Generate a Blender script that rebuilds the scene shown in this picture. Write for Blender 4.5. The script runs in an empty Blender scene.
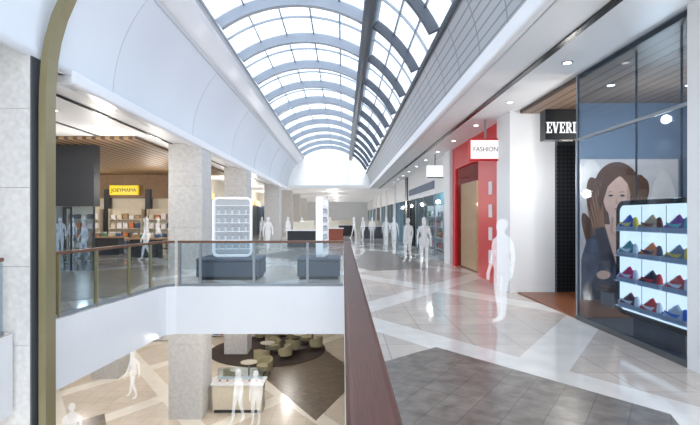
import bpy, bmesh, math, random
from mathutils import Vector, Matrix
random.seed(4)
SC=bpy.context.scene
COL=SC.collection
def lin(c):
    return tuple(((v/255)/12.92 if v/255<=0.04045 else ((v/255+0.055)/1.055)**2.4) for v in c)+(1,)
MATS={}
def nt(name):
    m=bpy.data.materials.new(name); m.use_nodes=True
    t=m.node_tree; return m,t,t.nodes['Principled BSDF']
def mat(name,c,rough=.5,metal=0,noise=.06,scale=6,emit=0,bump=0,stretch=None):
    if name in MATS: return MATS[name]
    m,t,b=nt(name); c=lin(c)
    b.inputs['Roughness'].default_value=rough; b.inputs['Metallic'].default_value=metal
    tc=t.nodes.new('ShaderNodeTexCoord'); n=t.nodes.new('ShaderNodeTexNoise'); n.inputs['Scale'].default_value=scale; n.inputs['Detail'].default_value=4
    if stretch:
        mp=t.nodes.new('ShaderNodeMapping'); mp.inputs['Scale'].default_value=stretch
        t.links.new(tc.outputs['Object'],mp.inputs['Vector']); t.links.new(mp.outputs[0],n.inputs['Vector'])
    else: t.links.new(tc.outputs['Object'],n.inputs['Vector'])
    mx=t.nodes.new('ShaderNodeMix'); mx.data_type='RGBA'
    mx.inputs[6].default_value=tuple(max(0,v*(1-noise*2)) for v in c[:3])+(1,)
    mx.inputs[7].default_value=tuple(min(1,v*(1+noise)) for v in c[:3])+(1,)
    t.links.new(n.outputs['Fac'],mx.inputs[0]); t.links.new(mx.outputs[2],b.inputs['Base Color'])
    if emit:
        t.links.new(mx.outputs[2],b.inputs['Emission Color']); b.inputs['Emission Strength'].default_value=emit
    MATS[name]=m; return m
def M(t,op,a,b=None):
    n=t.nodes.new('ShaderNodeMath'); n.operation=op
    for i,v in enumerate((a,b)):
        if v is None: continue
        if isinstance(v,(int,float)): n.inputs[i].default_value=v
        else: t.links.new(v,n.inputs[i])
    return n.outputs[0]
def brick(t,vec,w,h,c1,c2,cm,mortar=.01,offset=0):
    b=t.nodes.new('ShaderNodeTexBrick'); b.offset=offset; b.inputs['Scale'].default_value=1
    b.inputs['Brick Width'].default_value=w; b.inputs['Row Height'].default_value=h
    b.inputs['Mortar Size'].default_value=mortar; b.inputs['Color1'].default_value=c1; b.inputs['Color2'].default_value=c2; b.inputs['Mortar'].default_value=cm
    b.inputs['Mortar Smooth'].default_value=.1
    t.links.new(vec,b.inputs['Vector']); return b.outputs['Color']
def tilefloor(name,c1,c2,cm,size,bands=True,rough=.14,cb=(248,246,244),ang=0,mott=.35,msc=2.3,lo=.72,mortar=.007):
    m,t,b=nt(name); tc=t.nodes.new('ShaderNodeTexCoord')
    mp=t.nodes.new('ShaderNodeMapping'); mp.inputs['Rotation'].default_value=(0,0,ang)
    t.links.new(tc.outputs['Object'],mp.inputs['Vector'])
    col=brick(t,mp.outputs[0],size,size,lin(c1),lin(c2),lin(cm),mortar)
    nz=t.nodes.new('ShaderNodeTexNoise'); nz.inputs['Scale'].default_value=msc; nz.inputs['Detail'].default_value=8
    t.links.new(tc.outputs['Object'],nz.inputs['Vector'])
    if bands:
        s=t.nodes.new('ShaderNodeSeparateXYZ'); t.links.new(tc.outputs['Object'],s.inputs[0])
        ms=[]
        for sg in (1,-1):
            u=M(t,'ADD',M(t,'MULTIPLY',s.outputs[0],.82*sg),M(t,'MULTIPLY',s.outputs[1],.57))
            f=M(t,'FRACT',M(t,'DIVIDE',M(t,'ADD',u,200.6),3.6))
            ms.append(M(t,'LESS_THAN',f,.17))
        mk=M(t,'MAXIMUM',ms[0],ms[1])
        mx=t.nodes.new('ShaderNodeMix'); mx.data_type='RGBA'; t.links.new(M(t,'MULTIPLY',mk,.85),mx.inputs[0])
        t.links.new(col,mx.inputs[6]); mx.inputs[7].default_value=lin(cb); col=mx.outputs[2]
    m2=t.nodes.new('ShaderNodeMix'); m2.data_type='RGBA'; m2.blend_type='MULTIPLY'; m2.inputs[0].default_value=mott
    r=t.nodes.new('ShaderNodeValToRGB'); r.color_ramp.elements[0].position=.3; r.color_ramp.elements[1].position=.7
    r.color_ramp.elements[0].color=(lo,lo*.98,lo*.97,1); r.color_ramp.elements[1].color=(1,1,1,1)
    t.links.new(nz.outputs['Fac'],r.inputs[0]); t.links.new(col,m2.inputs[6]); t.links.new(r.outputs[0],m2.inputs[7])
    t.links.new(m2.outputs[2],b.inputs['Base Color']); b.inputs['Roughness'].default_value=rough
    MATS[name]=m; return m
def stripes(name,c1,c2,axis,period,duty,rough=.5,axis2=None,period2=1,duty2=.05):
    m,t,b=nt(name); tc=t.nodes.new('ShaderNodeTexCoord'); s=t.nodes.new('ShaderNodeSeparateXYZ'); t.links.new(tc.outputs['Object'],s.inputs[0])
    k=M(t,'LESS_THAN',M(t,'FRACT',M(t,'DIVIDE',M(t,'ADD',s.outputs[axis],100),period)),duty)
    if axis2 is not None:
        k=M(t,'MAXIMUM',k,M(t,'LESS_THAN',M(t,'FRACT',M(t,'DIVIDE',M(t,'ADD',s.outputs[axis2],100),period2)),duty2))
    mx=t.nodes.new('ShaderNodeMix'); mx.data_type='RGBA'; t.links.new(k,mx.inputs[0]); mx.inputs[6].default_value=lin(c1); mx.inputs[7].default_value=lin(c2)
    t.links.new(mx.outputs[2],b.inputs['Base Color']); b.inputs['Roughness'].default_value=rough
    MATS[name]=m; return m
def glassm(name,tint,gl=.1,white=0.0,wc=(244,247,250),stripe=None):
    m=bpy.data.materials.new(name); m.use_nodes=True; t=m.node_tree; t.nodes.clear()
    o=t.nodes.new('ShaderNodeOutputMaterial'); tr=t.nodes.new('ShaderNodeBsdfTransparent'); tr.inputs[0].default_value=lin(tint)
    g=t.nodes.new('ShaderNodeBsdfGlossy'); g.inputs['Roughness'].default_value=.03
    a=t.nodes.new('ShaderNodeMixShader'); a.inputs[0].default_value=gl
    t.links.new(tr.outputs[0],a.inputs[1]); t.links.new(g.outputs[0],a.inputs[2]); out=a.outputs[0]
    if white:
        d=t.nodes.new('ShaderNodeBsdfTranslucent'); d.inputs[0].default_value=lin(wc)
        w=t.nodes.new('ShaderNodeMixShader'); w.inputs[0].default_value=white
        if stripe:
            tc=t.nodes.new('ShaderNodeTexCoord'); s=t.nodes.new('ShaderNodeSeparateXYZ'); t.links.new(tc.outputs['Object'],s.inputs[0])
            f=M(t,'LESS_THAN',M(t,'FRACT',M(t,'DIVIDE',M(t,'ADD',s.outputs[1],100),stripe)),.45)
            t.links.new(M(t,'MULTIPLY',f,white),w.inputs[0])
        t.links.new(out,w.inputs[1]); t.links.new(d.outputs[0],w.inputs[2]); out=w.outputs[0]
    t.links.new(out,o.inputs[0]); MATS[name]=m; return m
def emis(name,c,s):
    m=bpy.data.materials.new(name); m.use_nodes=True; t=m.node_tree; t.nodes.clear()
    o=t.nodes.new('ShaderNodeOutputMaterial'); e=t.nodes.new('ShaderNodeEmission'); e.inputs[0].default_value=lin(c); e.inputs[1].default_value=s
    t.links.new(e.outputs[0],o.inputs[0]); MATS[name]=m; return m

WHITE=mat('white_paint',(236,238,241),.45,noise=.01)
BULK=mat('pale_blue_white_plaster',(218,225,236),.45,noise=.02,scale=.5)
WHITEGLOW=mat('luminous_ceiling',(236,239,242),.5,noise=.01,emit=.12)  # plain white with added glow, brightens the far ceiling and vault end
WHITE2=mat('fascia_white',(234,237,243),.3,noise=.01)
BLACK=mat('black_gloss',(20,21,25),.25,noise=.05)
DARK=mat('dark_panel',(46,49,54),.45,noise=.1)
DGREY=mat('dark_grey',(80,84,90),.4)
SEAM=mat('seam_grey',(192,198,208),.5)
STEEL=mat('steel_grey',(138,146,154),.35,.3)
RIBM=mat('rib_paint',(158,166,178),.4,.0,noise=.03)
RIBD=mat('beam_paint',(84,90,100),.4,.0,noise=.03)
BRONZE=mat('bronze',(140,132,100),.4,.2)
WOODRAIL=mat('brown_wood',(74,38,28),.55,noise=.45,scale=9,stretch=(14,.5,14))
WOODRAIL2=mat('warm_brown_wood_rail',(116,82,64),.42,noise=.2,scale=14)
RED=mat('red_lacquer',(204,10,22),.35,noise=.05,emit=.04)  # slight glow added to strengthen the red
DRED=mat('deep_red',(150,14,22),.4)
CONC=mat('stone_column',(210,209,208),.6,noise=.16,scale=9)
PALE=mat('mottled_marble',(230,229,228),.5,noise=.14,scale=12)
CREAM=mat('cream',(224,214,194),.6)
BEIGEGLOW=mat('beige_wall_with_glow',(214,190,156),.6,noise=.06,scale=2,emit=.25)  # glow in the wall colour stands in for shop lighting
TAN=mat('tan_wood',(176,144,110),.5,noise=.15,scale=12)
GREYF=mat('grey_upholstery',(100,106,118),.8,noise=.1,scale=30)
OLIVE=mat('beige_olive_upholstery',(158,150,120),.8,noise=.08,scale=30)
TTOP=mat('table_top_beige',(192,184,168),.5)
RUG=mat('dark_rug',(66,54,48),.95,noise=.15,scale=40)
YEL=mat('yellow_sign',(232,204,40),.4,emit=.3)
BLUE=mat('slate_blue',(64,92,126),.5)
TEAL=mat('lit_teal_panel',(120,164,178),.5,noise=.25,scale=1.5,emit=.3)  # glow in the colour makes the inner shop walls look lit
ORANGE=mat('orange_goods',(204,122,66),.6)
GREEN=mat('green_goods',(96,150,116),.6)
PINK=mat('pink_goods',(214,124,140),.6)
WGOOD=mat('white_goods',(232,232,234),.5)
TERR=mat('terracotta',(156,84,64),.5)
LIT=emis('lamp_emission',(255,250,240),6)
PANELLIT=emis('backlit_white',(250,252,255),.85)
GLASS=glassm('clear_glass',(232,240,244),.06)
SHOPGLASS=glassm('shopfront_glass',(208,222,234),.05)
REDGLASS=glassm('entrance_glass',(240,240,240),.03)
BALG=glassm('balustrade_glass',(228,236,240),.03)
ROOFG=glassm('roof_glass',(240,247,255),.04,.7,stripe=.2)
FLOOR=tilefloor('marble_tiles',(217,206,197),(209,198,189),(180,170,162),.6,rough=.08,mott=.55,cb=(246,243,239))
FLOOR2=tilefloor('cream_tiles',(220,207,190),(212,199,182),(184,172,158),.6,rough=.15,cb=(244,238,226))
INLAY=tilefloor('dark_stone_inlay',(130,121,114),(147,138,130),(104,97,92),.3,False,.28,ang=.6,mott=.9,msc=6,lo=.42,mortar=.005)
INLAY2=tilefloor('brown_stone_inlay',(114,98,84),(128,112,96),(92,80,68),.3,False,.3,ang=.6,mott=.8,msc=4,lo=.55)
CLAD=stripes('cladding_panels',(166,170,177),(122,127,134),1,1.35,.03,.4,2,.16,.18)
DECK=stripes('timber_deck',(134,82,54),(80,48,32),0,.14,.08,.35)
SLATC=stripes('timber_slat_ceiling',(150,122,92),(72,54,38),0,.28,.45,.6)
PLANKC=stripes('brown_plank_ceiling',(138,116,100),(78,62,54),0,.22,.18,.5)
MESHB=stripes('black_mesh',(52,54,58),(20,21,24),0,.09,.5,.4,2,.09,.5)

def setp(o,label=None,category=None,kind=None,group=None):
    if label:o['label']=label
    if category:o['category']=category
    if kind:o['kind']=kind
    if group:o['group']=group
    return o
class MB:
    def __init__(s): s.v=[];s.f=[];s.m=[]
    def add(s,vs,fs,m=0):
        k=len(s.v); s.v+=[tuple(v) for v in vs]
        for f in fs: s.f.append([i+k for i in f]); s.m.append(m)
        return s
    def box(s,x0,x1,y0,y1,z0,z1,m=0):
        return s.add([(x0,y0,z0),(x1,y0,z0),(x1,y1,z0),(x0,y1,z0),(x0,y0,z1),(x1,y0,z1),(x1,y1,z1),(x0,y1,z1)],
          [(3,2,1,0),(4,5,6,7),(0,1,5,4),(1,2,6,5),(2,3,7,6),(3,0,4,7)],m)
    def prism(s,p,z0,z1,m=0,mtop=None):
        n=len(p); k=len(s.v); s.v+=[(x,y,z0) for x,y in p]+[(x,y,z1) for x,y in p]
        s.f.append([k+i for i in range(n)][::-1]); s.m.append(m)
        s.f.append([k+n+i for i in range(n)]); s.m.append(m if mtop is None else mtop)
        for i in range(n):
            j=(i+1)%n; s.f.append([k+i,k+j,k+n+j,k+n+i]); s.m.append(m)
        return s
    def cyl(s,cx,cy,z0,z1,r,r2=None,n=20,m=0):
        r2=r if r2 is None else r2; k=len(s.v)
        s.v+=[(cx+r*math.cos(6.2832*i/n),cy+r*math.sin(6.2832*i/n),z0) for i in range(n)]+[(cx+r2*math.cos(6.2832*i/n),cy+r2*math.sin(6.2832*i/n),z1) for i in range(n)]
        s.f.append([k+i for i in range(n)][::-1]); s.m.append(m); s.f.append([k+n+i for i in range(n)]); s.m.append(m)
        for i in range(n):
            j=(i+1)%n; s.f.append([k+i,k+j,k+n+j,k+n+i]); s.m.append(m)
        return s
    def build(s,name,mats,parent=None,bevel=0,smooth=False,loc=None,center=False,**p):
        me=bpy.data.meshes.new(name); v=s.v
        if center:
            xs=[a[0] for a in v];ys=[a[1] for a in v];zs=[a[2] for a in v]
            loc=((min(xs)+max(xs))/2,(min(ys)+max(ys))/2,min(zs)); v=[(a[0]-loc[0],a[1]-loc[1],a[2]-loc[2]) for a in v]
        me.from_pydata(v,[],s.f)
        if not isinstance(mats,(list,tuple)): mats=[mats]
        for m in mats: me.materials.append(m)
        me.polygons.foreach_set('material_index',s.m)
        if smooth: me.polygons.foreach_set('use_smooth',[True]*len(s.f))
        me.update(); o=bpy.data.objects.new(name,me); COL.objects.link(o)
        if loc: o.location=loc
        if parent: o.parent=parent
        if bevel:
            b=o.modifiers.new('bevel','BEVEL'); b.width=bevel; b.segments=3; b.limit_method='ANGLE'
        setp(o,**p); return o
def box(name,x0,x1,y0,y1,z0,z1,m,**k): return MB().box(x0,x1,y0,y1,z0,z1).build(name,m,**k)
def empty(name,loc,label,cat,group=None,rot=0):
    e=bpy.data.objects.new(name,None); e.empty_display_size=.2; COL.objects.link(e); e.location=loc; e.rotation_euler[2]=rot
    setp(e,label,cat,None,group); return e
def copy_tree(root,loc,rot=0,scale=None):
    def rec(o,par):
        c=o.copy(); COL.objects.link(c)
        if par: c.parent=par
        for ch in list(o.children): rec(ch,c)
        return c
    c=rec(root,None); c.location=loc; c.rotation_euler=(root.rotation_euler[0],root.rotation_euler[1],rot)
    if scale: c.scale=scale
    return c
S='structure'
def text(name,body,size,m,parent,loc,rot=(math.pi/2,0,0),ext=.006,align='CENTER',bold=0,sx=1):
    cu=bpy.data.curves.new(name,'FONT'); cu.body=body; cu.size=size; cu.extrude=ext; cu.align_x=align; cu.align_y='CENTER'; cu.offset=bold
    t=bpy.data.objects.new('tmp',cu); COL.objects.link(t); dg=bpy.context.evaluated_depsgraph_get()
    me=bpy.data.meshes.new_from_object(t.evaluated_get(dg)); bpy.data.objects.remove(t)
    me.materials.clear(); me.materials.append(m)
    for v in me.vertices: v.co.x*=sx
    o=bpy.data.objects.new(name,me); COL.objects.link(o); o.parent=parent; o.location=loc; o.rotation_euler=rot; return o
def sweep(pts,w,z0,z1,mb=None,m=0):
    mb=mb or MB(); L=[];R=[]
    for i,p in enumerate(pts):
        a=Vector(pts[max(i-1,0)]);b=Vector(pts[min(i+1,len(pts)-1)]); d=(b-a).normalized(); n=Vector((-d.y,d.x))*w/2
        L.append((p[0]+n.x,p[1]+n.y));R.append((p[0]-n.x,p[1]-n.y))
    mb.prism(R+L[::-1],z0,z1,m); return mb

# ---------------- floors -----------------
edge=[(-5.25,-3),(-5.0,5),(-4.95,7.1),(-4.97,7.22),(-5.1,7.25),(-6.0,7.25),(-6.0,7.92),(-4.9,7.92),(-4.72,9.5),(-4.55,11),(-4.5,11.7),(-4.42,11.98),(-4.2,12.1)]
poly=[(-16,-3)]+edge+[(0.03,12.1),(0.03,-3),(9,-3),(9,80),(-16,80)]
mb=MB().prism(poly,-1.2,0,0,1); mb.build('floor',[WHITE2,FLOOR],kind=S)
def inlay(p,z,m): MB().prism(p,z,z+.004).build('floor',m,kind=S)
inlay([(.45,5.75),(1.25,6.45),(2.9,4.25),(2.6,3.4),(1.9,2.9),(.45,2.9)],.001,INLAY)
inlay([(.3,17.6),(1.2,25),(2.3,24),(3.0,17.6),(2.7,16.2),(.9,15.6)],.001,INLAY)
inlay([(-9.5,14.8),(-7,16.2),(-5.3,13.6),(-5.0,10.6),(-6.3,9.5)],.001,INLAY)
inlay([(-4,22),(-2,26),(0,24),(-1.6,19)],.001,INLAY)
MB().prism([(-19,-3),(9,-3),(9,45),(-19,45)],-5.2,-5).build('floor',FLOOR2,kind=S)
inlay([(-3.9,21.2),(-.9,24.3),(.8,20.5),(-.9,15.9)],-4.999,INLAY2)
inlay([(-10.5,13.5),(-8.2,16.5),(-6.8,14),(-8,12)],-4.999,INLAY2)

# ---------------- walls ------------------
box('wall_left',-16.2,-16,-3,80,-5,4.5,WHITE,kind=S)
box('wall_back',-16,9,80,80.2,-1,4.5,WHITE,kind=S)
box('wall_right',9,9.2,-3,80,-5,4.5,WHITE,kind=S)
box('wall_basement',-19,9,36,36.2,-5,-1.2,CREAM,kind=S)
box('wall_shops',-16,-8.6,27.2,27.4,0,4.2,CREAM,kind=S)
box('wall_side',-8.8,-8.6,27.4,80,0,4.2,CREAM,kind=S)
# ---------------- ceilings -----------------
box('ceiling',2.28,9,-3,41,4.2,4.45,WHITE,kind=S,bevel=.02)
box('ceiling',-16,-4.7,8.3,41,4.2,4.62,WHITE,kind=S)
box('ceiling',-16,-4.7,-3,8.3,4.62,4.8,DGREY,kind=S)
box('ceiling',-16,9,41,80,4.2,4.45,WHITEGLOW,kind=S)
box('trim_1',3.03,3.13,-3,41,4.17,4.2,BLACK,kind=S)
box('trim_2',2.22,2.36,-3,41,4.12,4.34,WHITE2,kind=S,bevel=.05)
box('trim_3',-4.98,-4.66,8.3,41,4.04,4.3,WHITE2,kind=S,bevel=.06)
box('trim_4',-5.75,-5.68,8.3,41,4.17,4.2,BLACK,kind=S)
box('trim_5',-7.4,-7.34,8.3,24,4.17,4.2,DGREY,kind=S)
box('ceiling',-14,-6.3,14.5,27,4.1,4.19,SLATC,kind=S)
# ---------------- vault ------------------
def E(t,off=0):
    return (-1.2+(3.5+off)*math.cos(t), 4.2+(3.3+off)*math.sin(t))
def shell(name,t0,t1,y0,y1,off0,off1,m,n=24,parent=None,**k):
    mb=MB(); vs=[];fs=[]
    for i in range(n+1):
        t=t0+(t1-t0)*i/n
        for y in (y0,y1):
            for of in (off0,off1):
                x,z=E(t,of); vs.append((x,y,z))
    for i in range(n):
        a=i*4;b=a+4
        fs+= [(a,a+2,b+2,b),(a+1,b+1,b+3,a+3),(a,b,b+1,a+1),(a+2,a+3,b+3,b+2)]
    fs+=[(0,1,3,2),(n*4,n*4+2,n*4+3,n*4+1)]
    mb.add(vs,fs); o=mb.build(name,m,parent=parent,**k)
    me=o.data
    for p in me.polygons: p.use_smooth=abs(p.normal.y)<.5
    return o
TC,TB,TL=.417,.963,2.214
shell('ceiling',TL,math.pi,-3,41,0,.12,BULK,kind=S)
shell('wall_vault_cladding',0,TC,-3,41,0,.12,CLAD,kind=S)
shell('trim_7',2.22,2.235,-3,41,-.05,.0,RIBM,n=1,kind=S)
shell('trim_8',TC-.02,TC+.01,-3,41,-.06,.02,RIBD,n=1,kind=S)
shell('trim_9',2.46,2.47,-3,41,-.012,.0,SEAM,n=1,kind=S)
shell('trim_10',2.26,2.44,-3,41,-.035,.0,WHITE2,n=4,kind=S)
for i in range(7):
    y=4.6+5.2*i
    shell('trim_%d'%(20+i),2.48,3.12,y-.006,y+.006,-.006,.0,SEAM,n=12,kind=S)
vs=[(E(math.pi*i/32)[0],41,E(math.pi*i/32)[1]) for i in range(33)]
MB().add(vs,[list(range(33))]).build('wall_vault_end',WHITEGLOW,kind=S)
shell('roof_beam',TB-.042,TB+.042,-1,40.9,-.36,.0,RIBD,n=2,label='dark grey longitudinal ridge beam under the glazed vault',category='roof beam')
ys=[2+2.6*i for i in range(15)]
g='curved roof arches of the glazed vault'
k=0
for i,y in enumerate(ys):
    shell('roof_arch',TB+.045,TL,y-.085,y+.085,-.3,-.02,RIBM,n=22,label='blue-grey painted steel arch spanning the glazed vault',category='roof arch',group=g)
    shell('roof_arch',TC+.015,TB-.045,y-.07,y+.07,-.24,-.02,RIBD,n=12,label='dark grey steel arch between beam and clad panels',category='roof arch',group=g)
    if i<len(ys)-1:
        for (a,b,np_) in ((TB+.04,TL,5),(TC+.01,TB-.04,3)):
            k+=1; ob=shell('window_%d'%k,a,b,y+2.6/2-.02,y+2.6/2+.02,-.06,.0,RIBM,n=14,kind=S)
            for q in range(1,np_):
                t=a+(b-a)*q/np_
                shell('glazing_bar',t-.006,t+.006,y,y+2.6,-.06,.0,RIBM,n=1,parent=ob)
            shell('glass',a,b,y,y+2.6,.012,.02,ROOFG,n=14,parent=ob)
# ---------------- columns -------------
gc='stone clad columns along the walkway'
for Y in (16,23.5,35.5,44,52,62):
    mb=MB()
    for z0,z1 in ((0,1.385),(1.39,2.785),(2.79,4.19)):
        mb.box(-5.82,-4.69+(-.02 if z0>2 else 0),Y,Y+1.15,z0,z1,0)
    mb.build('column',[CONC,DGREY],center=True,label='square grey stone clad column rising to the ceiling',category='column',group=gc)
for X,Y,zb in ((-5.82,16,-5),(-5.82,23.5,-4.97),(-10.5,20,-5)):
    mb=MB()
    for z0,z1 in ((zb,-3.8),(-3.795,-2.5),(-2.495,-1.2)): mb.box(X,X+1.13,Y,Y+1.15,z0,z1)
    mb.build('column',[CONC,DGREY],center=True,label='square grey stone clad column on the lower level',category='column',group=gc)
e=empty('column',(-5.32,7.55,-5),'tall pale marble column with dark metal side beside the void','column',group=gc)
mb=MB()
for i in range(8):
    z0=i*1.2; mb.box(-.63,.57,-.27,.29,z0,min(z0+1.195,9.61))
mb.build('shaft',[PALE],parent=e)
box('side_panel',.571,.595,-.26,.29,0,9.6,DGREY,parent=e,label='dark polished metal side panel')
mb=MB(); path=[(-4.62,-5),(-4.62,3.4),(-4.61,3.8),(-4.58,4.2),(-4.53,4.5),(-4.43,4.85),(-4.28,5.2),(-4.05,5.6)]
vs=[]
for i,(x,z) in enumerate(path):
    for dx,dy in ((-.055,-.13),(.055,-.13),(.055,.13),(-.055,.13)): vs.append((x+dx,7.5+dy,z))
fs=[]
for i in range(len(path)-1):
    for j in range(4): a=i*4+j;b=i*4+(j+1)%4; fs.append((a,b,b+4,a+4))
fs+=[(3,2,1,0),(28,29,30,31)]
mb.add(vs,fs).build('curved_post',BRONZE,label='olive bronze metal fin curving inward at its top',category='post')

# --------------- balustrades --------------
def balustrade(loc,pts,posts,glabel,railm,postm,railw=.07,h=1.15):
    e=empty('balustrade',loc,glabel,'balustrade')
    P=[(p[0]-loc[0],p[1]-loc[1]) for p in pts]
    sweep(P,railw,h-.06,h).build('handrail',railm,parent=e,bevel=.015)
    sweep(P,.014,.06,h-.06).build('glass_panel',BALG,parent=e)
    sweep(P,.05,0,.06).build('base_channel',STEEL,parent=e)
    for (x,y) in posts:
        x-=loc[0];y-=loc[1]
        box('post',x-.03,x+.03,y-.04,y+.02,0,h-.05,postm,parent=e)
    return e
balustrade((-2.2,12.2,0),[(-4.2,12.2),(0.0,12.2)],[(-4.15,12.2),(-3.62,12.2),(-2.26,12.2),(-.9,12.2)],'frameless glass balustrade with brown rail across the bridge',WOODRAIL2,STEEL)
balustrade((-4.8,10,0),[(-5.0,8.0),(-4.82,9.5),(-4.65,11),(-4.58,11.75),(-4.45,12.06),(-4.28,12.2)],[(-4.95,8.35),(-4.83,9.4),(-4.7,10.55),(-4.61,11.5)],'glass balustrade with bronze posts along the void edge',WOODRAIL2,BRONZE)
balustrade((-5.1,5,0),[(-5.28,0),(-5.08,5),(-5.04,7.1)],[(-5.05,6.9),(-5.1,5)],'glass balustrade with brown rail ending before the column',WOODRAIL2,STEEL)
e=empty('balustrade',(.1,6,0),'balustrade with thick dark brown timber handrail beside walkway','balustrade')
box('handrail',-.09,.08,-5.4,6.1,1.07,1.15,WOODRAIL,parent=e,bevel=.025)
box('glass_panel',-.012,.002,-5.4,6.05,.06,1.07,BALG,parent=e)
box('base_channel',-.04,.04,-5.4,6.05,0,.06,STEEL,parent=e)
for y in range(6): box('post',-.02,.03,-5.2+2.1*y,-5.14+2.1*y,.06,1.07,STEEL,parent=e)

# --------------- right shops ----------------
box('wall_pier',3.98,4.5,4.6,5.55,0,4.2,WHITE,kind=S)
e=empty('shopfront_window',(4.02,6.9,0),'tall frameless glass shopfront of sports shop','shop window')
box('glass',-.01,.01,-1.34,1.3,.08,4.18,SHOPGLASS,parent=e)
box('sill',-.03,.05,-1.34,1.32,0,.08,DGREY,parent=e)
box('frame',-.02,.02,1.3,1.33,0.08,4.18,STEEL,parent=e)
box('transom',-.02,.02,-1.34,1.3,3.05,3.09,STEEL,parent=e)
box('ceiling',4.06,8.9,4.8,11,4.12,4.19,PLANKC,kind=S)
box('wall_shop_side',4.9,8.9,10,10.12,0,4.12,mat('shop_wall',(120,132,148),.6),kind=S)
box('wall_shop_back',7.6,7.7,4.6,10,0,4.12,mat('shop_back',(88,98,112),.6),kind=S)
box('wall_mesh',4.9,8.9,11,11.1,0,4.2,MESHB,kind=S)
box('floor',4.06,7.6,4.8,8.2,.001,.02,DGREY,kind=S)
box('floor',4.0,7.6,8.25,11,.001,.03,DECK,kind=S)
box('wall_pier',3.86,4.9,11.1,12.05,0,4.2,WHITE,kind=S)
box('trim_11',4.9,7,10.96,11,3.4,4.12,DARK,kind=S)
e=empty('shop_sign',(4.02,8.75,3.16),'short black box sign with bold white serif letters','sign')
box('sign_box',-.33,.27,0,.25,0,.56,BLACK,parent=e,bevel=.01)
mb=MB()
def bar(x0,z0,x1,z1,w):
    mb.add([(x0-w/2,-.012,z0),(x0+w/2,-.012,z0),(x1+w/2,-.012,z1),(x1-w/2,-.012,z1),(x0-w/2,0,z0),(x0+w/2,0,z0),(x1+w/2,0,z1),(x1-w/2,0,z1)],[(0,1,2,3),(7,6,5,4),(0,4,5,1),(1,5,6,2),(2,6,7,3),(3,7,4,0)])
H=.2
def rc(x0,x1,z0,z1): mb.box(x0,x1,-.012,0,z0,z1)
def LE(x,full=True):
    rc(x+.014,x+.044,0,H); rc(x,x+.1,0,.022); rc(x+.086,x+.1,.022,.065)
    rc(x,x+.1 if full else x+.06,H-.022,H)
    if full: rc(x+.086,x+.1,H-.065,H-.022); rc(x+.044,x+.07,H/2-.01,H/2+.01); rc(x+.064,x+.074,H/2-.026,H/2+.026)
LE(-.315)
x=-.205; bar(x+.06,0,x+.022,H,.034); bar(x+.062,0,x+.1,H,.016); rc(x-.002,x+.05,H-.014,H); rc(x+.078,x+.12,H-.014,H)
LE(-.077)
x=.037; rc(x+.014,x+.044,0,H); rc(x,x+.058,0,.016); rc(x,x+.08,H-.018,H); rc(x+.044,x+.08,H*.48,H*.48+.016); rc(x+.07,x+.1,H*.55,H-.02); bar(x+.102,0,x+.062,H*.48,.03); rc(x+.084,x+.12,0,.014)
LE(.165,False)
mb.build('lettering',PANELLIT,parent=e).location=(0,-.001,.12)
# poster
mb=MB()
mb.box(4.93,6.95,9.95,9.995,.032,2.95,0)
def TX(x): return min(max((x-5.9)*1.2+5.68,4.94),6.94)
def TZ(z): return min(max((z-1.9)*1.2+1.98,.036),2.94)
def blob(cx,cz,rx,rz,y,m,n=32,rot=0,taper=0):
    vs=[]
    for i in range(n):
        a=6.2832*i/n; u=rx*math.cos(a); v=rz*math.sin(a); u*=1+taper*v/rz
        vs.append((TX(cx+u*math.cos(rot)-v*math.sin(rot)),y,TZ(cz+u*math.sin(rot)+v*math.cos(rot))))
    mb.add(vs,[list(range(n))],m)
def pg(p,y,m): mb.add([(TX(a),y,TZ(b)) for a,b in p],[list(range(len(p)))],m)
blob(5.45,2.3,.2,.4,9.9485,7); blob(6.7,1.6,.25,.9,9.9485,7)
for j,(cx,cz,rx,rz,ro) in enumerate([(5.9,2.2,.4,.46,0),(6.2,1.75,.2,.7,-.15),(5.58,1.75,.17,.66,.2),(6.36,1.45,.13,.5,-.35),(5.45,1.35,.1,.45,.3),(6.28,2.1,.16,.3,-.3),(5.54,2.1,.14,.3,.3)]):
    blob(cx,cz,rx,rz,9.9480-.0003*j,1,rot=ro)
for j in range(12):
    sx=-1 if j%2 else 1
    blob(5.9+sx*(.26+.028*(j//2)),1.9-.08*(j//2),.016,.42,9.9455-.0001*j,8,rot=-sx*(.08+.04*(j//2)))
pg([(5.1,.034),(5.24,1.0),(5.38,1.32),(5.72,1.54),(6.12,1.54),(6.46,1.34),(6.62,1.0),(6.7,.034)],9.944,3)
pg([(5.68,1.58),(5.88,.9),(6.12,1.58)],9.943,2); pg([(5.8,1.78),(5.78,1.45),(5.9,1.36),(6.02,1.45),(6.02,1.78)],9.9425,6)
pg([(5.84,1.72),(5.82,1.46),(5.92,1.38),(6.02,1.46),(6.02,1.72)],9.942,2)
pg([(5.66,2.2),(5.655,2.0),(5.7,1.84),(5.79,1.72),(5.885,1.67),(5.98,1.71),(6.07,1.82),(6.12,2.0),(6.13,2.2),(6.08,2.36),(5.9,2.42),(5.72,2.36)],9.941,2)
pg([(6.13,2.2),(6.12,2.0),(6.07,1.82),(5.98,1.71),(6.03,1.86),(6.06,2.05),(6.07,2.3)],9.9405,6)
pg([(5.62,2.3),(5.7,2.46),(5.92,2.5),(5.98,2.44),(5.86,2.36),(5.74,2.24),(5.67,2.02),(5.62,1.8),(5.56,2.0)],9.940,1)
pg([(5.9,2.47),(6.1,2.44),(6.22,2.24),(6.22,1.9),(6.13,1.78),(6.14,2.05),(6.08,2.28),(5.97,2.4)],9.9398,1)
pg([(5.38,1.34),(5.18,1.0),(5.0,.5),(5.2,.35),(5.55,.75),(5.66,1.3)],9.9395,9)
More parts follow.
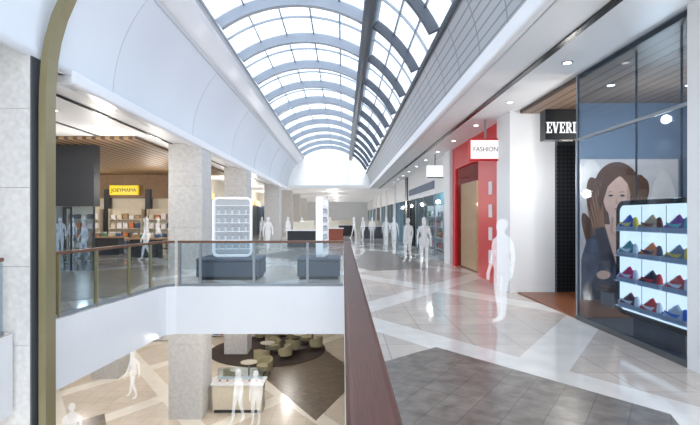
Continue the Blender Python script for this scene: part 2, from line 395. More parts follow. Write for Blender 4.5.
pg([(6.46,1.34),(6.78,1.0),(6.7,.5),(5.75,.6),(5.7,.82),(6.3,.95)],9.9393,9)
pg([(5.5,1.5),(5.66,1.54),(5.84,.95),(5.82,.7),(5.6,1.05)],9.939,4); pg([(6.28,1.48),(6.13,1.54),(5.9,.95),(5.95,.7),(6.2,1.05)],9.939,4)
blob(5.66,.71,.12,.075,9.9385,2)
for sx in (-1,1):
    cx=5.885+sx*.1
    pg([(cx-.05,2.075),(cx-.02,2.095),(cx+.02,2.095),(cx+.05,2.075),(cx+.02,2.06),(cx-.02,2.06)],9.935,4)
    pg([(cx-.055,2.13),(cx-.01,2.152),(cx+.055,2.135),(cx,2.14)],9.935,1)
pg([(5.885,2.06),(5.9,1.96),(5.925,1.94),(5.87,1.93),(5.865,1.945)],9.935,6)
pg([(5.83,1.845),(5.87,1.862),(5.89,1.857),(5.91,1.862),(5.95,1.845),(5.89,1.825)],9.935,5)
em=.2  # glow put into the poster colours, as little light reaches them
mb.build('poster',[mat('poster_backdrop',(206,190,182),.6,noise=.2,scale=2,emit=.25),mat('poster_hair',(98,62,46),.7,noise=.35,scale=12,emit=em),mat('poster_skin',(218,172,150),.6,noise=.1,scale=5,emit=em),mat('poster_denim',(60,62,78),.7,noise=.4,scale=5,emit=em),mat('poster_dark',(46,42,52),.7,emit=em),mat('poster_lip',(170,84,86),.6,emit=em),mat('poster_shade',(188,142,122),.6,emit=em),mat('poster_cloud',(222,204,192),.6,noise=.1,emit=em),mat('poster_hairlight',(158,108,78),.7,noise=.3,scale=14,emit=em),mat('poster_sleeve',(78,82,102),.7,noise=.45,scale=6,emit=em)],label='large poster of brown-haired person in dark jacket',category='poster')
e=empty('display_bench',(5.6,9.3,.02),'low dark bench in front of the poster','bench')
box('seat',-.6,.6,-.25,.25,.3,.38,BLACK,parent=e,bevel=.02)
for dx in (-.5,.45): box('leg',dx,dx+.05,-.2,.2,.01,.3,STEEL,parent=e)

def rr(w,h,r,n=8):
    pts=[]
    for cx,cy,a0 in ((w/2-r,h/2-r,0),(-w/2+r,h/2-r,90),(-w/2+r,-h/2+r,180),(w/2-r,-h/2+r,270)):
        for i in range(n+1):
            a=math.radians(a0+90*i/n); pts.append((cx+r*math.cos(a),cy+r*math.sin(a)))
    return pts
def ring(name,w,h,r,t,d,m,parent,mapf,bevel=0,**k):
    o=rr(w,h,r);i_=rr(w-2*t,h-2*t,max(r-t,.01)); n=len(o); vs=[];fs=[]
    for (u,v) in o+i_: vs.append(mapf(u,v,-d/2))
    for (u,v) in o+i_: vs.append(mapf(u,v,d/2))
    for a in range(n):
        b=(a+1)%n
        fs+=[(a,b,n+b,n+a),(2*n+a,3*n+a,3*n+b,2*n+b),(a,2*n+a,2*n+b,b),(n+a,n+b,3*n+b,3*n+a)]
    return MB().add(vs,fs).build(name,m,parent=parent,bevel=bevel,**k)
DY0,DY1=5.58,7.3
dc=(DY0+DY1)/2; dw=DY1-DY0; ZC=1.13; DH=1.68
e=empty('shoe_display',(4.2,dc,0.02),'black rounded display case with backlit white shelves of sneakers','display case')
mf=lambda u,v,d:(d,u,v+ZC)
ring('frame',dw,DH,.17,.07,.1,BLACK,e,mf,bevel=.01)
pts=rr(dw-.1,DH-.1,.12); n=len(pts)
MB().add([(-.03,u,v+ZC) for u,v in pts]+[(.03,u,v+ZC) for u,v in pts],[list(range(n)),list(range(n,2*n))[::-1]]+[(i,n+i,n+(i+1)%n,(i+1)%n) for i in range(n)]).build('back_panel',emis('display_backlight',(250,251,252),1.35),parent=e)
rows,cols=4,3; iw=dw-.2; cw=iw/cols; zb=ZC-DH/2+.13; ch=(DH-.2)/rows
SHELFW=mat('white_shelf_with_glow',(236,237,240),.4,noise=.01,emit=.35)  # shelf colour glows so the shelves stay white
for r in range(rows):
    z=zb+ch*r
    box('shelf',-.13,-.031,-iw/2,iw/2,z-.006,z+.0,SHELFW,parent=e)
for c in range(1,cols): box('divider',-.036,-.031,-iw/2+cw*c-.004,-iw/2+cw*c+.004,zb,ZC+DH/2-.09,STEEL,parent=e)
for dy in (-.5,.42): box('support_rod',-.01,.01,dy,dy+.02,ZC+DH/2,4.1,DGREY,parent=e)
box('plinth',.0,.04,-.5,.5,0,ZC-DH/2+.01,DGREY,parent=e)
def sneaker(upm,solem,strm,group):
    e=empty('sneaker',(0,0,0),'','shoe',group=group)
    L=.33; N=22; R=10
    hp=[(0,.085),(.02,.112),(.045,.1),(.08,.094),(.1,.11),(.12,.126),(.14,.112),(.2,.08),(.25,.06),(.3,.052),(.33,.03)]
    wp=[(0,.028),(.03,.04),(.1,.038),(.18,.043),(.25,.052),(.3,.043),(.33,.016)]
    def ip(t,x):
        for (a,b),(c,d) in zip(t,t[1:]):
            if x<=c: return b+(d-b)*(x-a)/(c-a)
        return t[-1][1]
    vs=[];fs=[];mi=[]
    for i in range(N+1):
        x=L*i/N; h=ip(hp,x); w=ip(wp,x)
        for j in range(R+1):
            a=math.pi*j/R; vs.append((x,w*math.copysign(abs(math.cos(a))**.7,math.cos(a)),.024+(h-.024)*math.sin(a)**.8 if 0<j<R else .024))
    up=MB(); up.v=vs
    for i in range(N):
        for j in range(R):
            a=i*(R+1)+j; up.f.append([a,a+1,a+R+2,a+R+1]); up.m.append(1 if (i>=N-4 or i<2) else 0)
    up.f.append(list(range(R+1))[::-1]); up.m.append(1); up.f.append([N*(R+1)+j for j in range(R+1)]); up.m.append(1)
    up.build('upper',[upm,strm],parent=e,smooth=True)
    o=[(L*i/N+(.004 if i==N else 0)-(.004 if i==0 else 0),ip(wp,L*i/N)+.005) for i in range(N+1)]
    MB().prism([(x,-w) for x,w in o]+[(x,w) for x,w in o[::-1]],0,.034).build('sole',solem,parent=e)
    for sg in (-1,1):
        pr=[(.05,.066),(.1,.037),(.17,.04),(.25,.062),(.24,.072),(.17,.06),(.11,.062)]
        MB().add([(x,sg*(ip(wp,x)+.0035),z) for x,z in pr],[list(range(7))]).build('side_stripe',strm,parent=e)
    for q in range(4):
        x=.145+.024*q; z=ip(hp,x)+.002; box('lace',x,x+.008,-.02,.02,z-.004,z+.003,solem,parent=e)
    return e
sc=[((44,44,54),'black',(226,40,50)),((222,52,104),'pink',(236,236,240)),((104,116,136),'grey',(244,200,50)),((214,26,34),'red',(240,240,240)),((190,196,204),'white',(40,110,210)),((34,84,186),'blue',(250,220,60)),((234,112,34),'orange',(50,60,90)),((134,54,150),'purple',(90,200,190)),((40,140,130),'teal',(240,240,240)),((196,160,110),'tan',(120,50,40)),((232,200,50),'yellow',(30,30,40)),((96,30,44),'maroon',(230,230,230))]
order=[7,9,5, 2,6,8, 3,0,1, 4,3,11]
protos={}
for r in range(rows):
    for c in range(cols):
        ci=order[r*3+c]; col,nm,st=sc[ci]
        bot=(r==rows-1)
        off=(.03 if c==0 else -.03 if c==cols-1 else 0) if bot else 0
        loc=(4.2-.086,dc-iw/2+cw*(c+.5)-.235+off,.02+zb+.001+ch*(rows-1-r))
        s=sneaker(mat('sneaker_'+nm,col,.5,emit=.12),mat('sneaker_sole',(196,198,206),.5),mat('stripe_'+nm,st,.5,emit=.1),'sneakers in the display case')
        s['label']='%s low-cut sneaker with pale sole on lit shelf'%nm
        s.location=loc; s.rotation_euler=(0,0,math.pi/2); s.scale=(1.42,.9,1.85)

# red shop
mb=MB()
mb.box(4.0,4.12,12.06,14.2,0,4.2); mb.box(4.0,4.12,14.2,17.1,3.45,4.2); mb.box(4.0,4.12,17.1,17.5,0,4.2)
mb.build('wall_red_front',RED,kind=S)
box('wall_red_inner',4.12,8.9,17.4,17.5,0,4.2,DRED,kind=S); box('wall_red_rear',5.0,5.1,12.1,17.4,0,4.2,BEIGEGLOW,kind=S)
box('wall_divider',4.9,8.9,12.0,12.06,0,4.2,DRED,kind=S)
e=empty('shopfront_window',(4.06,15.65,0),'glazed entrance of the red shop with red frames','shop window')
box('glass',-.01,.01,-1.4,1.4,0.05,3.4,REDGLASS,parent=e)
for y in (-1.42,1.4): box('frame',-.02,.02,y,y+.04,0,3.44,RED,parent=e)
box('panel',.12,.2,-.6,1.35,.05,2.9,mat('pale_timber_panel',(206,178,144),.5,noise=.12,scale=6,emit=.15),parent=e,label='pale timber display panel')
for q in range(4):
    box('wall_slot',3.985,3.999,12.85,13.15,.5+q*.62,.85+q*.62,WGOOD,label='small white rectangular slot set in red shopfront',category='wall panel',group='white slots on the red shopfront')
e=empty('blade_sign',(3.56,11.95,3.15),'white lit box sign with red border hung near red shop','sign')
box('sign_box',-.41,.38,0,.12,0,.56,RED,parent=e,bevel=.02)
box('face',-.38,.35,-.012,0,.05,.51,PANELLIT,parent=e)
text('lettering','FASHION',.165,mat('sign_dark_red',(96,24,30),.5),e,(-.015,-.018,.28),ext=.003,sx=.9)
box('hanger',-.02,.02,.04,.08,.56,1.04,STEEL,parent=e)
e=empty('blade_sign',(3.58,18.6,3.25),'small white lit box sign hung above walkway','sign')
box('sign_box',-.33,.3,0,.12,0,.5,PANELLIT,parent=e,bevel=.02)
box('frame_strip',-.33,.3,-.01,0,0,.05,DGREY,parent=e)
box('hanger',-.02,.02,.04,.08,.5,.95,STEEL,parent=e)
box('wall_pier',3.9,4.6,17.55,18.5,0,4.2,WHITE,kind=S)
def shelfunit(loc,w,h,rows,frame,goods,n,group,glabel,depth=.4,rot=0):
    e=empty('shelving_unit',loc,glabel,'shelf',rot=rot)
    box('back',-w/2+.035,w/2-.035,depth-.02,depth,0,h,frame,parent=e)
    for x in (-w/2,w/2-.03): box('side',x,x+.03,0,depth,0,h,frame,parent=e)
    rs=[]
    for r in range(rows):
        z=.1+(h-.15)*r/rows; box('shelf',-w/2+.035,w/2-.035,0,depth-.025,z-.03,z,frame,parent=e); rs.append(z+.002)
    R=Matrix.Rotation(rot,4,'Z')
    for z in rs:
        for i in range(n):
            wd=(w-.14)/n*.76; x=-w/2+.07+(w-.14)*(i+.5)/n; hh=random.uniform(.5,.8)*(h-.15)/rows*.8
            p=Vector(loc)+R@Vector((x,.14,z))
            m=random.choice(goods); key=('g',m.name,round(wd,2))
            if key not in protos:
                a,b=wd/2,wd*.38
                protos[key]=MB().add([(-a,-.1,0),(a,-.1,0),(a,.1,0),(-a,.1,0),(-a,-.1,.1),(a,-.1,.1),(a,.1,.1),(-a,.1,.1),(-b,-.07,.12),(b,-.07,.12),(b,.08,.12),(-b,.08,.12)],
                  [(3,2,1,0),(0,1,5,4),(1,2,6,5),(2,3,7,6),(3,0,4,7),(4,5,9,8),(5,6,10,9),(6,7,11,10),(7,4,8,11),(8,9,10,11)]).build('folded_garment',m,loc=p,label='stack of folded %s garments on shop shelf'%m.name.split('_')[0],category='clothing',group=group)
                protos[key].rotation_euler[2]=rot; protos[key].scale[2]=hh/.12
            else:
                c=protos[key].copy(); COL.objects.link(c); c.location=p; c.rotation_euler[2]=rot; c.scale[2]=hh/.12
    return e
GO=[ORANGE,GREEN,PINK,WGOOD,BLUE,TERR,WGOOD]
for Y in (20.2,22.6,25.0,27.4):
    shelfunit((5.0,Y,0),2.1,2.4,4,WGOOD,GO,5,'folded garments in the shop','white shelving unit stocked with folded garments',rot=-math.pi/2)
box('wall_shop_lintel',4.0,4.12,18.5,29.5,2.75,4.2,WHITE,kind=S)
box('trim_12',3.97,4.0,21,29,3.0,3.35,BLUE,kind=S)
box('wall_shop_rear',5.5,5.6,18.5,29.5,0,4.2,TEAL,kind=S)
e=empty('shopfront_window',(4.06,24,0),'long glass shopfront before white shelving','shop window')
box('glass',-.01,.01,-5.45,5.45,0,2.74,GLASS,parent=e)
for y in (-5.45,-2.7,0,2.7,5.4): box('frame',-.025,.025,y,y+.05,0,2.74,STEEL,parent=e)
box('wall_pier',3.95,4.6,29.55,30.6,0,4.2,BLACK,kind=S)
yy=30.6
for i,m in enumerate([TEAL,CREAM,TEAL,TERR,TEAL,WHITE,TEAL]):
    y0=yy+i*6.8; y1=min(y0+6.8,79.9)
    box('wall_shop_bay',4.0,4.12,y0,y1-.9,2.8,4.2,WHITE,kind=S); box('wall_pier',3.92,4.6,y1-.9,y1-.02,0,4.2,WHITE,kind=S)
    box('wall_shop_inner',4.7,4.8,y0,y1-.9,0,4.2,m,kind=S)
    e=empty('shopfront_window',(4.06,(y0+y1-.9)/2,0),'glass shopfront along the walkway','shop window')
    h=(y1-.9-y0)/2; box('glass',-.01,.01,-h,h,0,2.79,GLASS,parent=e)
    for f in (-1,0,.98): box('frame',-.02,.02,h*f,h*f+.05,0,2.79,STEEL,parent=e)

# --------------- left shops ---------------
box('wall_dark_bulkhead',-9.5,-8.1,15.6,16.0,2.1,4.09,DARK,kind=S)
e=empty('shopfront_window',(-8.9,15.68,0),'glass shopfront below the dark fascia','shop window')
box('glass',-.6,.75,-.01,.01,0,2.09,SHOPGLASS,parent=e)
for x in (-.6,0,.75): box('frame',x,x+.04,-.03,.03,0,2.09,DARK,parent=e)
box('wall_fascia',-15.9,-8.7,26.9,27.1,2.8,4.1,mat('warm_timber',(136,108,82),.5,noise=.15,scale=5),kind=S)
e=empty('shop_sign',(-12.15,26.6,2.97),'yellow shop sign with black capital letters','sign')
box('sign_box',-.8,.8,0,.15,0,.54,YEL,parent=e,bevel=.02)
text('lettering','JOEYMAMA',.27,BLACK,e,(0,-.01,.26),ext=.004)
for X in (-15.5,-13.2,-10.9,-8.8): box('wall_pier',X-.15,X+.15,26.8,27.1,0,3.3,DARK if X<-9 else CREAM,kind=S)
for X in (-14.3,-12,-9.9):
    shelfunit((X,26.4,0),1.8,2.2,4,CREAM,[ORANGE,WGOOD,BLUE,CREAM,TAN,DGREY,WGOOD],5,'goods in the timber shop','cream shelving unit stocked with folded goods')
for X,Y in ((-11,22.5),(-8.6,21),(-7.6,24)):
    e=empty('display_table',(X,Y,0),'timber display table with dark plinth','table')
    box('top',-.7,.7,-.4,.4,.78,.85,TAN,parent=e,bevel=.01); box('plinth',-.6,.6,-.3,.3,0,.78,DARK,parent=e)
    for q in range(4):
        MB().box(-.1,.1,-.12,.12,0,.14).box(-.07,.07,-.08,.08,.14,.2,1).build('gift_box',[[TAN,GREEN,CREAM,BLUE][q],WGOOD],loc=(X-.5+.33*q,Y,.85),label='small lidded box on timber display table',category='box',group='boxes on display tables')
cc=[DARK,TERR,DGREY,TAN,BLUE,CREAM,TERR,TAN,DARK]
for i in range(9):
    y0=27.6+i*5.8
    box('wall_bay',-8.59,-8.5,y0,y0+5.0,0,2.9,cc[i],kind=S)
    e=empty('shopfront_window',(-8.42,y0+2.5,0),'dark framed glass shopfront','shop window')
    box('glass',-.01,.01,-2.4,2.4,0,2.8,SHOPGLASS,parent=e)
    for f in (-2.4,0,2.35): box('frame',-.02,.02,f,f+.05,0,2.8,DARK,parent=e)
    box('lit_sign',-.02,.02,-1.2,1.2,2.9,3.3,[YEL,PANELLIT,RED][i%3],parent=e)

# ------------- kiosks on the bridge -----------
KF=mat('stand_white',(240,242,246),.3,noise=.01,emit=.2)  # slight glow added to the white of the stand frames
KB=mat('stand_shelf_back',(196,200,204),.4,noise=.03)
def kiosk(X,Y,rot,w2=1.75,fx=0,dp=.32,back=True):
    e=empty('upholstered_bench',(X,Y,0),'low grey upholstered island bench','bench',group='grey island benches')
    box('seat_base',-w2/2,w2/2,-.6,.6,.08,.5,GREYF,parent=e,bevel=.03)
    box('cushion',-w2/2-.01,w2/2+.01,-.61,.61,.5,.6,GREYF,parent=e,bevel=.04)
    box('plinth',-w2/2+.06,w2/2-.06,-.54,.54,0,.08,DARK,parent=e)
    f=empty('display_stand',(X+fx,Y,.602),'tall white rounded display stand with glass shelves on bench','display stand',rot=rot)
    mf=lambda u,v,d:(u,d,v+.86)
    ring('surround',1.12,1.72,.16,.06,dp,KF,f,mf,bevel=.015)
    for q in range(6):
        box('shelf',-.495,.495,-.12,.09,.22+q*.25,.232+q*.25,KF,parent=f)
    box('back_panel',-.495,.495,.1,.108,.08,1.64,KB if back else GLASS,parent=f)
    R=Matrix.Rotation(rot,4,'Z')
    for q in range(5):
        for c in range(5):
            p=Vector((X+fx,Y,.602))+R@Vector((-.38+.19*c,-.06,.233+q*.25))
            if 'bottle' not in protos:
                protos['bottle']=MB().cyl(0,0,0,.1,.035,n=14).cyl(0,0,.1,.13,.035,.014,n=14).cyl(0,0,.13,.16,.014,n=14,m=1).build('bottle',[mat('pale_bottle',(206,214,220),.3),STEEL],loc=p,label='small pale bottle on display stand shelf',category='bottle',group='bottles on the display stands')
            else:
                c2=protos['bottle'].copy(); COL.objects.link(c2); c2.location=p
kiosk(-3.2,13.9,.12); kiosk(-.68,14.0,1.45,1.2,.08,.2,False)
for X,Y,m in ((-2.3,28,DARK),(-.9,33,TERR),(-3,40,CREAM),(.2,46,DARK),(-1.5,55,TERR),(2.4,40,DGREY)):
    e=empty('sales_counter',(X,Y,0),'freestanding sales counter with white top on walkway','counter')
    box('body',-.9,.9,-.45,.45,0,.95,m,parent=e,bevel=.02); box('worktop',-.96,.96,-.5,.5,.95,1.0,WHITE2,parent=e)
    box('display_unit',-.6,.6,-.1,.2,1.0,1.45,CREAM,parent=e)

# ---------------- lower level --------------
MB().cyl(-3.8,24.4,-4.995,-4.975,2.9,n=64).build('round_rug',RUG,label='large round dark brown carpet under cafe seating',category='rug')
placed=[]
def free(x,y,r=.8):
    if -6.4<x<-4.1 and (15.4<y<17.75 or 22.9<y<25.25): return False
    if -5.1<x<-2.2 and 15.5<y<17.9: return False
    return all((x-a)**2+(y-b)**2>(r+c)**2*.25 for a,b,c in placed)
def tub(loc,rot):
    if not free(loc[0],loc[1],.9): return
    placed.append((loc[0],loc[1],.9))
    if 'tub' not in protos:
        e=empty('tub_chair',loc,'beige-olive upholstered tub armchair around a cafe table','chair',group='tub chairs at the cafe',rot=rot)
        MB().cyl(0,0,.22,.42,.3,.32,n=24).build('seat',OLIVE,parent=e,bevel=.03)
        vs=[];fs=[];n=18
        for i in range(n+1):
            a=math.radians(-20+220*i/n); h=.74-.16*abs(i-n/2)/(n/2)
            for r,z in ((.31,.2),(.37,.2),(.38,h),(.32,h)): vs.append((r*math.cos(a),r*math.sin(a),z))
        for i in range(n):
            for j in range(4): A=i*4+j;B=i*4+(j+1)%4; fs.append((A,B,B+4,A+4))
        fs+=[(3,2,1,0),(n*4,n*4+1,n*4+2,n*4+3)]
        MB().add(vs,fs).build('backrest',OLIVE,parent=e,bevel=.015)
        for a in (45,135,225,315):
            x,y=.22*math.cos(math.radians(a)),.22*math.sin(math.radians(a)); MB().cyl(x,y,0,.23,.014,.02,n=10).build('leg',DARK,parent=e)
        protos['tub']=e
    else: copy_tree(protos['tub'],loc,rot)
def rtable(loc):
    e=empty('cafe_table',loc,'round cafe table with beige top and steel pedestal','table',group='cafe tables'); placed.append((loc[0],loc[1],.75))
    MB().cyl(0,0,.71,.74,.34,n=32).build('tabletop',TTOP,parent=e); MB().cyl(0,0,.03,.71,.035,n=14).build('pedestal',STEEL,parent=e); MB().cyl(0,0,0,.03,.24,n=24).build('base',STEEL,parent=e)
T1=((-3.6,26.1),(-2.2,24.6),(-3.6,22.9)); T2=((-3.9,19.9),)
for tx,ty in T1: rtable((tx,ty,-4.974))
for tx,ty in T2: rtable((tx,ty,-4.994))
for tx,ty in T1:
    for k_ in range(4):
        a=k_*1.5708+.3+tx; tub((tx+.84*math.cos(a),ty+.84*math.sin(a),-4.974),a-math.pi/2)
for tx,ty in T2:
    for k_ in range(2):
        a=k_*3.14+.9; tub((tx+.84*math.cos(a),ty+.84*math.sin(a),-4.994),a-math.pi/2)
e=empty('cafe_counter',(-3.65,16.9,-5),'cream cafe counter with glass display top and trays','counter')
box('body',-.85,.85,-.35,.35,0,.95,CREAM,parent=e,bevel=.02); box('worktop',-.92,.92,-.42,.42,.95,1.0,WGOOD,parent=e)
box('glass_case',-.8,.8,.1,.35,1.0,1.35,GLASS,parent=e); box('kickboard',-.8,.8,-.36,-.352,0,.1,DARK,parent=e)
for q in range(6):
    MB().cyl(0,0,0,.02,.07,n=16).cyl(0,0,.02,.08,.05,.02,n=14,m=1).build('cake_plate',[WGOOD,ORANGE],loc=(-4.3+.26*q,16.75,-3.999),label='small white plate with pastry on cafe counter',category='plate',group='pastry plates on the counter')
for X,Y in ((-12.2,19),(-12.8,22),(-10,26),(-7.6,27)):
    shelfunit((X,Y,-5),2.2,1.5,3,WGOOD,[WGOOD,CREAM,TERR,BLUE],5,'goods on the lower level','low white shelving unit with folded goods')
box('wall_lower_shop',-16,-7,29,29.2,-5,-1.2,CREAM,kind=S)
box('wall_lower_side',-16.4,-16.2,3,29,-5,-1.2,WHITE,kind=S)
for X in (-14,-11.5,-9): box('wall_lower_pier',X,X+.3,28.8,29,-5,-1.3,DARK,kind=S)

# --------------- downlights ----------------
def downlight(x,y,z):
    if 'dl' not in protos:
        e=empty('downlight',(x,y,z),'small round recessed ceiling downlight','light',group='recessed ceiling downlights')
        MB().cyl(0,0,-.012,0,.085,n=20).build('trim_ring',STEEL,parent=e); MB().cyl(0,0,-.016,-.0125,.06,n=20).build('lens',LIT,parent=e); protos['dl']=e
    else: copy_tree(protos['dl'],(x,y,z))
for i in range(12): downlight(3.55,5+2.6*i,4.2)
for x in (-6.6,-8.4,-10.2):
    for y in (9.3,11,12.8): downlight(x,y,4.2)
for x in (4.8,6.2):
    for y in (6.3,8.6): downlight(x,y,4.12)

# ---------------- people --------------------
gm=bpy.data.materials.new('translucent_white'); gm.use_nodes=True; t=gm.node_tree; t.nodes.clear()
o=t.nodes.new('ShaderNodeOutputMaterial'); tr=t.nodes.new('ShaderNodeBsdfTransparent'); d=t.nodes.new('ShaderNodeBsdfDiffuse'); d.inputs[0].default_value=(.7,.73,.76,1)
em=t.nodes.new('ShaderNodeEmission'); em.inputs[0].default_value=(.92,.95,1,1); em.inputs[1].default_value=.45
ad=t.nodes.new('ShaderNodeAddShader'); t.links.new(d.outputs[0],ad.inputs[0]); t.links.new(em.outputs[0],ad.inputs[1])
nz=t.nodes.new('ShaderNodeTexNoise'); nz.inputs['Scale'].default_value=4
mr=M(t,'ADD',M(t,'MULTIPLY',nz.outputs['Fac'],.1),.2)
mx=t.nodes.new('ShaderNodeMixShader'); t.links.new(mr,mx.inputs[0]); t.links.new(tr.outputs[0],mx.inputs[1]); t.links.new(ad.outputs[0],mx.inputs[2]); t.links.new(mx.outputs[0],o.inputs[0])
def figure(stride,armsw,carry=False,female=False,vox=.011):
    V=[];E_=[];Rr=[]
    def v(p,r,par=None):
        V.append(p);Rr.append(r if isinstance(r,tuple) else (r,r))
        if par is not None:E_.append((par,len(V)-1))
        return len(V)-1
    k=.9 if female else 1
    pe=v((0,0,.95),(.14,.11)); wa=v((0,0,1.1),(.12*k,.095),pe); ch=v((0,0,1.27),(.15*k,.11),wa); ns=v((0,-.005,1.42),(.095,.07),ch); ne=v((0,.01,1.5),.052,ns); v((0,.015,1.57),.05,ne)
    for sx in (-1,1):
        st=stride*sx; aw=-armsw*sx
        h=v((.085*sx,0,.88),.092,pe); kn=v((.09*sx,st*.45+.03,.49),.06,h); cf=v((.09*sx,st*.75+.0,.34),.055,kn)
        an=v((.09*sx,st,.085+(.05 if st<-.1 else 0)),.04,cf); v((.1*sx,st+.07,.055),(.042,.035),an); v((.11*sx,st+.17,.032),(.038,.022),len(V)-1)
        sh=v((.17*k*sx,-.01,1.4),.056,ns); el=v((.212*sx,aw*.5-.03,1.13),.041,sh)
        if carry and sx>0: w=v((.18,.2,1.12),.03,el); pv=Vector((-.25,.9,.1))
        else: w=v((.222*sx,aw+.03,.89),.029,el); pv=Vector((0,.18,-1))
        pv.normalize(); side=Vector((0,1,0)) if not(carry and sx>0) else Vector((0,0,1))
        W=Vector(V[w]); pm=v(tuple(W+pv*.06),(.03,.022),w)
        P=W+pv*.06
        for q,l in enumerate((.075,.088,.082,.062)):
            b=P+side*(.027-.018*q)+pv*.025
            a=v(tuple(b),.0095,pm); a2=v(tuple(b+pv*l*.55),.009,a); v(tuple(b+pv*l+Vector((-.02*sx,.0,0))),.008,a2)
        a=v(tuple(W+pv*.03+side*.03),.011,pm); v(tuple(W+pv*.075+side*.05),.009,a)
    me=bpy.data.meshes.new('sk'); me.from_pydata(V,E_,[]); ob=bpy.data.objects.new('sk',me); COL.objects.link(ob)
    ob.modifiers.new('skin','SKIN')
    for i,sv in enumerate(me.skin_vertices[0].data): sv.radius=Rr[i]; sv.use_root=(i==0)
    ss=ob.modifiers.new('ss','SUBSURF'); ss.levels=1
    dg=bpy.context.evaluated_depsgraph_get(); dg.update(); m1=bpy.data.meshes.new_from_object(ob.evaluated_get(dg)); bpy.data.objects.remove(ob)
    bm=bmesh.new(); bm.from_mesh(m1)
    def ell(c,r,s=16):
        g=bmesh.ops.create_uvsphere(bm,u_segments=s*2,v_segments=s,radius=1)
        bmesh.ops.scale(bm,vec=r,verts=g['verts']); bmesh.ops.translate(bm,vec=c,verts=g['verts'])
    ell((0,.015,1.635),(.074,.092,.105)); ell((0,.045,1.575),(.052,.058,.06)); ell((0,.11,1.605),(.012,.022,.024),8)
    ell((0,.1,1.57),(.022,.012,.007),8); ell((0,.098,1.645),(.05,.012,.008),8)
    for sx in (-1,1): ell((.075*sx,.01,1.61),(.012,.022,.032),8)
    ell((0,-.005,1.655),(.083,.1,.1))
    if female: ell((0,-.07,1.58),(.07,.05,.13)); ell((0,0,.93),(.19,.14,.2))
    else: ell((0,0,.98),(.165,.12,.16))
    ell((0,.0,1.3),(.16*k,.105,.16))
    me2=bpy.data.meshes.new('person'); bm.to_mesh(me2); bm.free()
    ob=bpy.data.objects.new('p',me2); COL.objects.link(ob)
    rm=ob.modifiers.new('r','REMESH'); rm.mode='VOXEL'; rm.voxel_size=vox; rm.use_smooth_shade=True
    sm=ob.modifiers.new('s','SMOOTH'); sm.factor=.5; sm.iterations=2
    dg=bpy.context.evaluated_depsgraph_get(); dg.update(); m3=bpy.data.meshes.new_from_object(ob.evaluated_get(dg)); bpy.data.objects.remove(ob)
    m3.name='person'; m3.materials.clear(); m3.materials.append(gm)
    zmin=min(q.co.z for q in m3.vertices)
    for q in m3.vertices: q.co.z-=zmin
    for p in m3.polygons: p.use_smooth=True
    return m3
F=[figure(.05,.05,vox=.009),figure(.2,.16,vox=.012),figure(.14,.1,True,vox=.012),figure(.16,.12,False,True,vox=.012)]
L=['translucent white figure standing with arms at the sides','translucent white figure in mid-stride','translucent white figure walking and holding something forward','translucent white figure with long hair walking']
def ppl(px,yf,vi,rot,z=0,sc=1.0):
    s=(yf-217)/(1.75-z); x=(px-343)/s; y=480/s
    o=bpy.data.objects.new('person',F[vi]); COL.objects.link(o); o.location=(x,y,z+.006); o.rotation_euler[2]=rot; o.scale=(sc,)*3
    setp(o,L[vi],'person',None,'translucent people in the mall')
ppl(502,323,0,.5,sc=.98); ppl(424,269,3,3.0); ppl(408,262,0,2.4,sc=.98)
for a in ((386,246,1,0),(372,241,3,3.1),(363,240,0,1),(394,249,2,3.3),(60,256,0,.6),(146,260,3,1.9),
          (72,250,3,1.4),(84,258,1,2),(158,250,2,-1.3),(268,250,1,.5),(262,240,3,2.8),(288,243,0,1),(302,239,1,3),(330,241,2,0),(354,238,1,2)):
    ppl(*a)
for a in ((133,398,1,1.4,-5),(72,468,0,.5,-5),(238,422,3,2.6,-5),(256,424,0,2.9,-5)):
    ppl(*a)

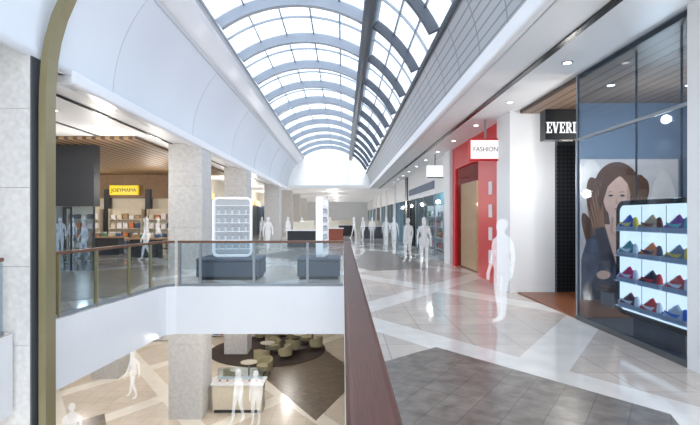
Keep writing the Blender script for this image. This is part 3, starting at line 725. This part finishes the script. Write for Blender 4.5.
# ---------------- lights -------------------
def point(x,y,z,e,c=(1,.97,.93),r=.25):
    l=bpy.data.lights.new('pt','POINT'); l.energy=e; l.color=c; l.shadow_soft_size=r
    o=bpy.data.objects.new('lamp',l); COL.objects.link(o); o.location=(x,y,z)  # added fill light, no fitting modelled for it
point(5.9,6.2,3.3,55,(1,.98,.95),.12); point(5.6,8.4,3.0,80,(1,.97,.93),.12); point(4.55,14.0,3.2,16,(1,.9,.82),.12); point(4.6,9.8,2.6,25,r=.12)
for y in (21,26): point(4.6,y,3.4,60)
for x,y in ((-9,11),(-12,18),(-9,23),(-13,24),(-7,20),(-7,14)): point(x,y,3.0,80,(1,.93,.84))
for y in (30,38,46,54,62,70): point(-7.2,y,3.2,90,(1,.94,.86))
for y in (46,55,64,73): point(-1,y,3.2,70,(1,.98,.96))  # added fill to brighten the far end of the walkway
for y in (8,14,20,26,32): point(-1.4,y,4.6,28,(1,.985,.97),.12)  # added fill floating inside the vault to brighten its surfaces
for x,y in ((-3,15),(-3,20),(-3,26),(-8,15),(-9,20),(-9,26),(-12,22)): point(x,y,-1.9,80,(1,.95,.88))  # added fill under the slab to brighten the lower level
sun=bpy.data.lights.new('sun','SUN'); sun.energy=2.2; sun.angle=.35; sun.color=(1,.96,.91)
so=bpy.data.objects.new('sun',sun); COL.objects.link(so); so.rotation_euler=(math.radians(18),math.radians(14),0)
w=bpy.data.worlds.new('World'); SC.world=w; w.use_nodes=True; t=w.node_tree; bg=t.nodes['Background']
tc=t.nodes.new('ShaderNodeTexCoord'); n=t.nodes.new('ShaderNodeTexNoise'); n.inputs['Scale'].default_value=3; n.inputs['Detail'].default_value=5
r=t.nodes.new('ShaderNodeValToRGB'); r.color_ramp.elements[0].position=.38; r.color_ramp.elements[1].position=.6
r.color_ramp.elements[0].color=(.76,.86,.96,1); r.color_ramp.elements[1].color=(.97,.985,1,1)
t.links.new(tc.outputs['Generated'],n.inputs['Vector']); t.links.new(n.outputs['Fac'],r.inputs[0]); t.links.new(r.outputs[0],bg.inputs[0]); bg.inputs[1].default_value=1.6
# camera
cam=bpy.data.cameras.new('Camera'); co=bpy.data.objects.new('Camera',cam); COL.objects.link(co); SC.camera=co
cam.sensor_width=36; cam.lens=480/700*36; cam.shift_x=.01; cam.shift_y=.0064; cam.clip_start=.05; cam.clip_end=300
co.location=(0,0,1.75); co.rotation_euler=(math.pi/2,0,0)
SC.view_settings.view_transform='Standard'; SC.view_settings.exposure=.48
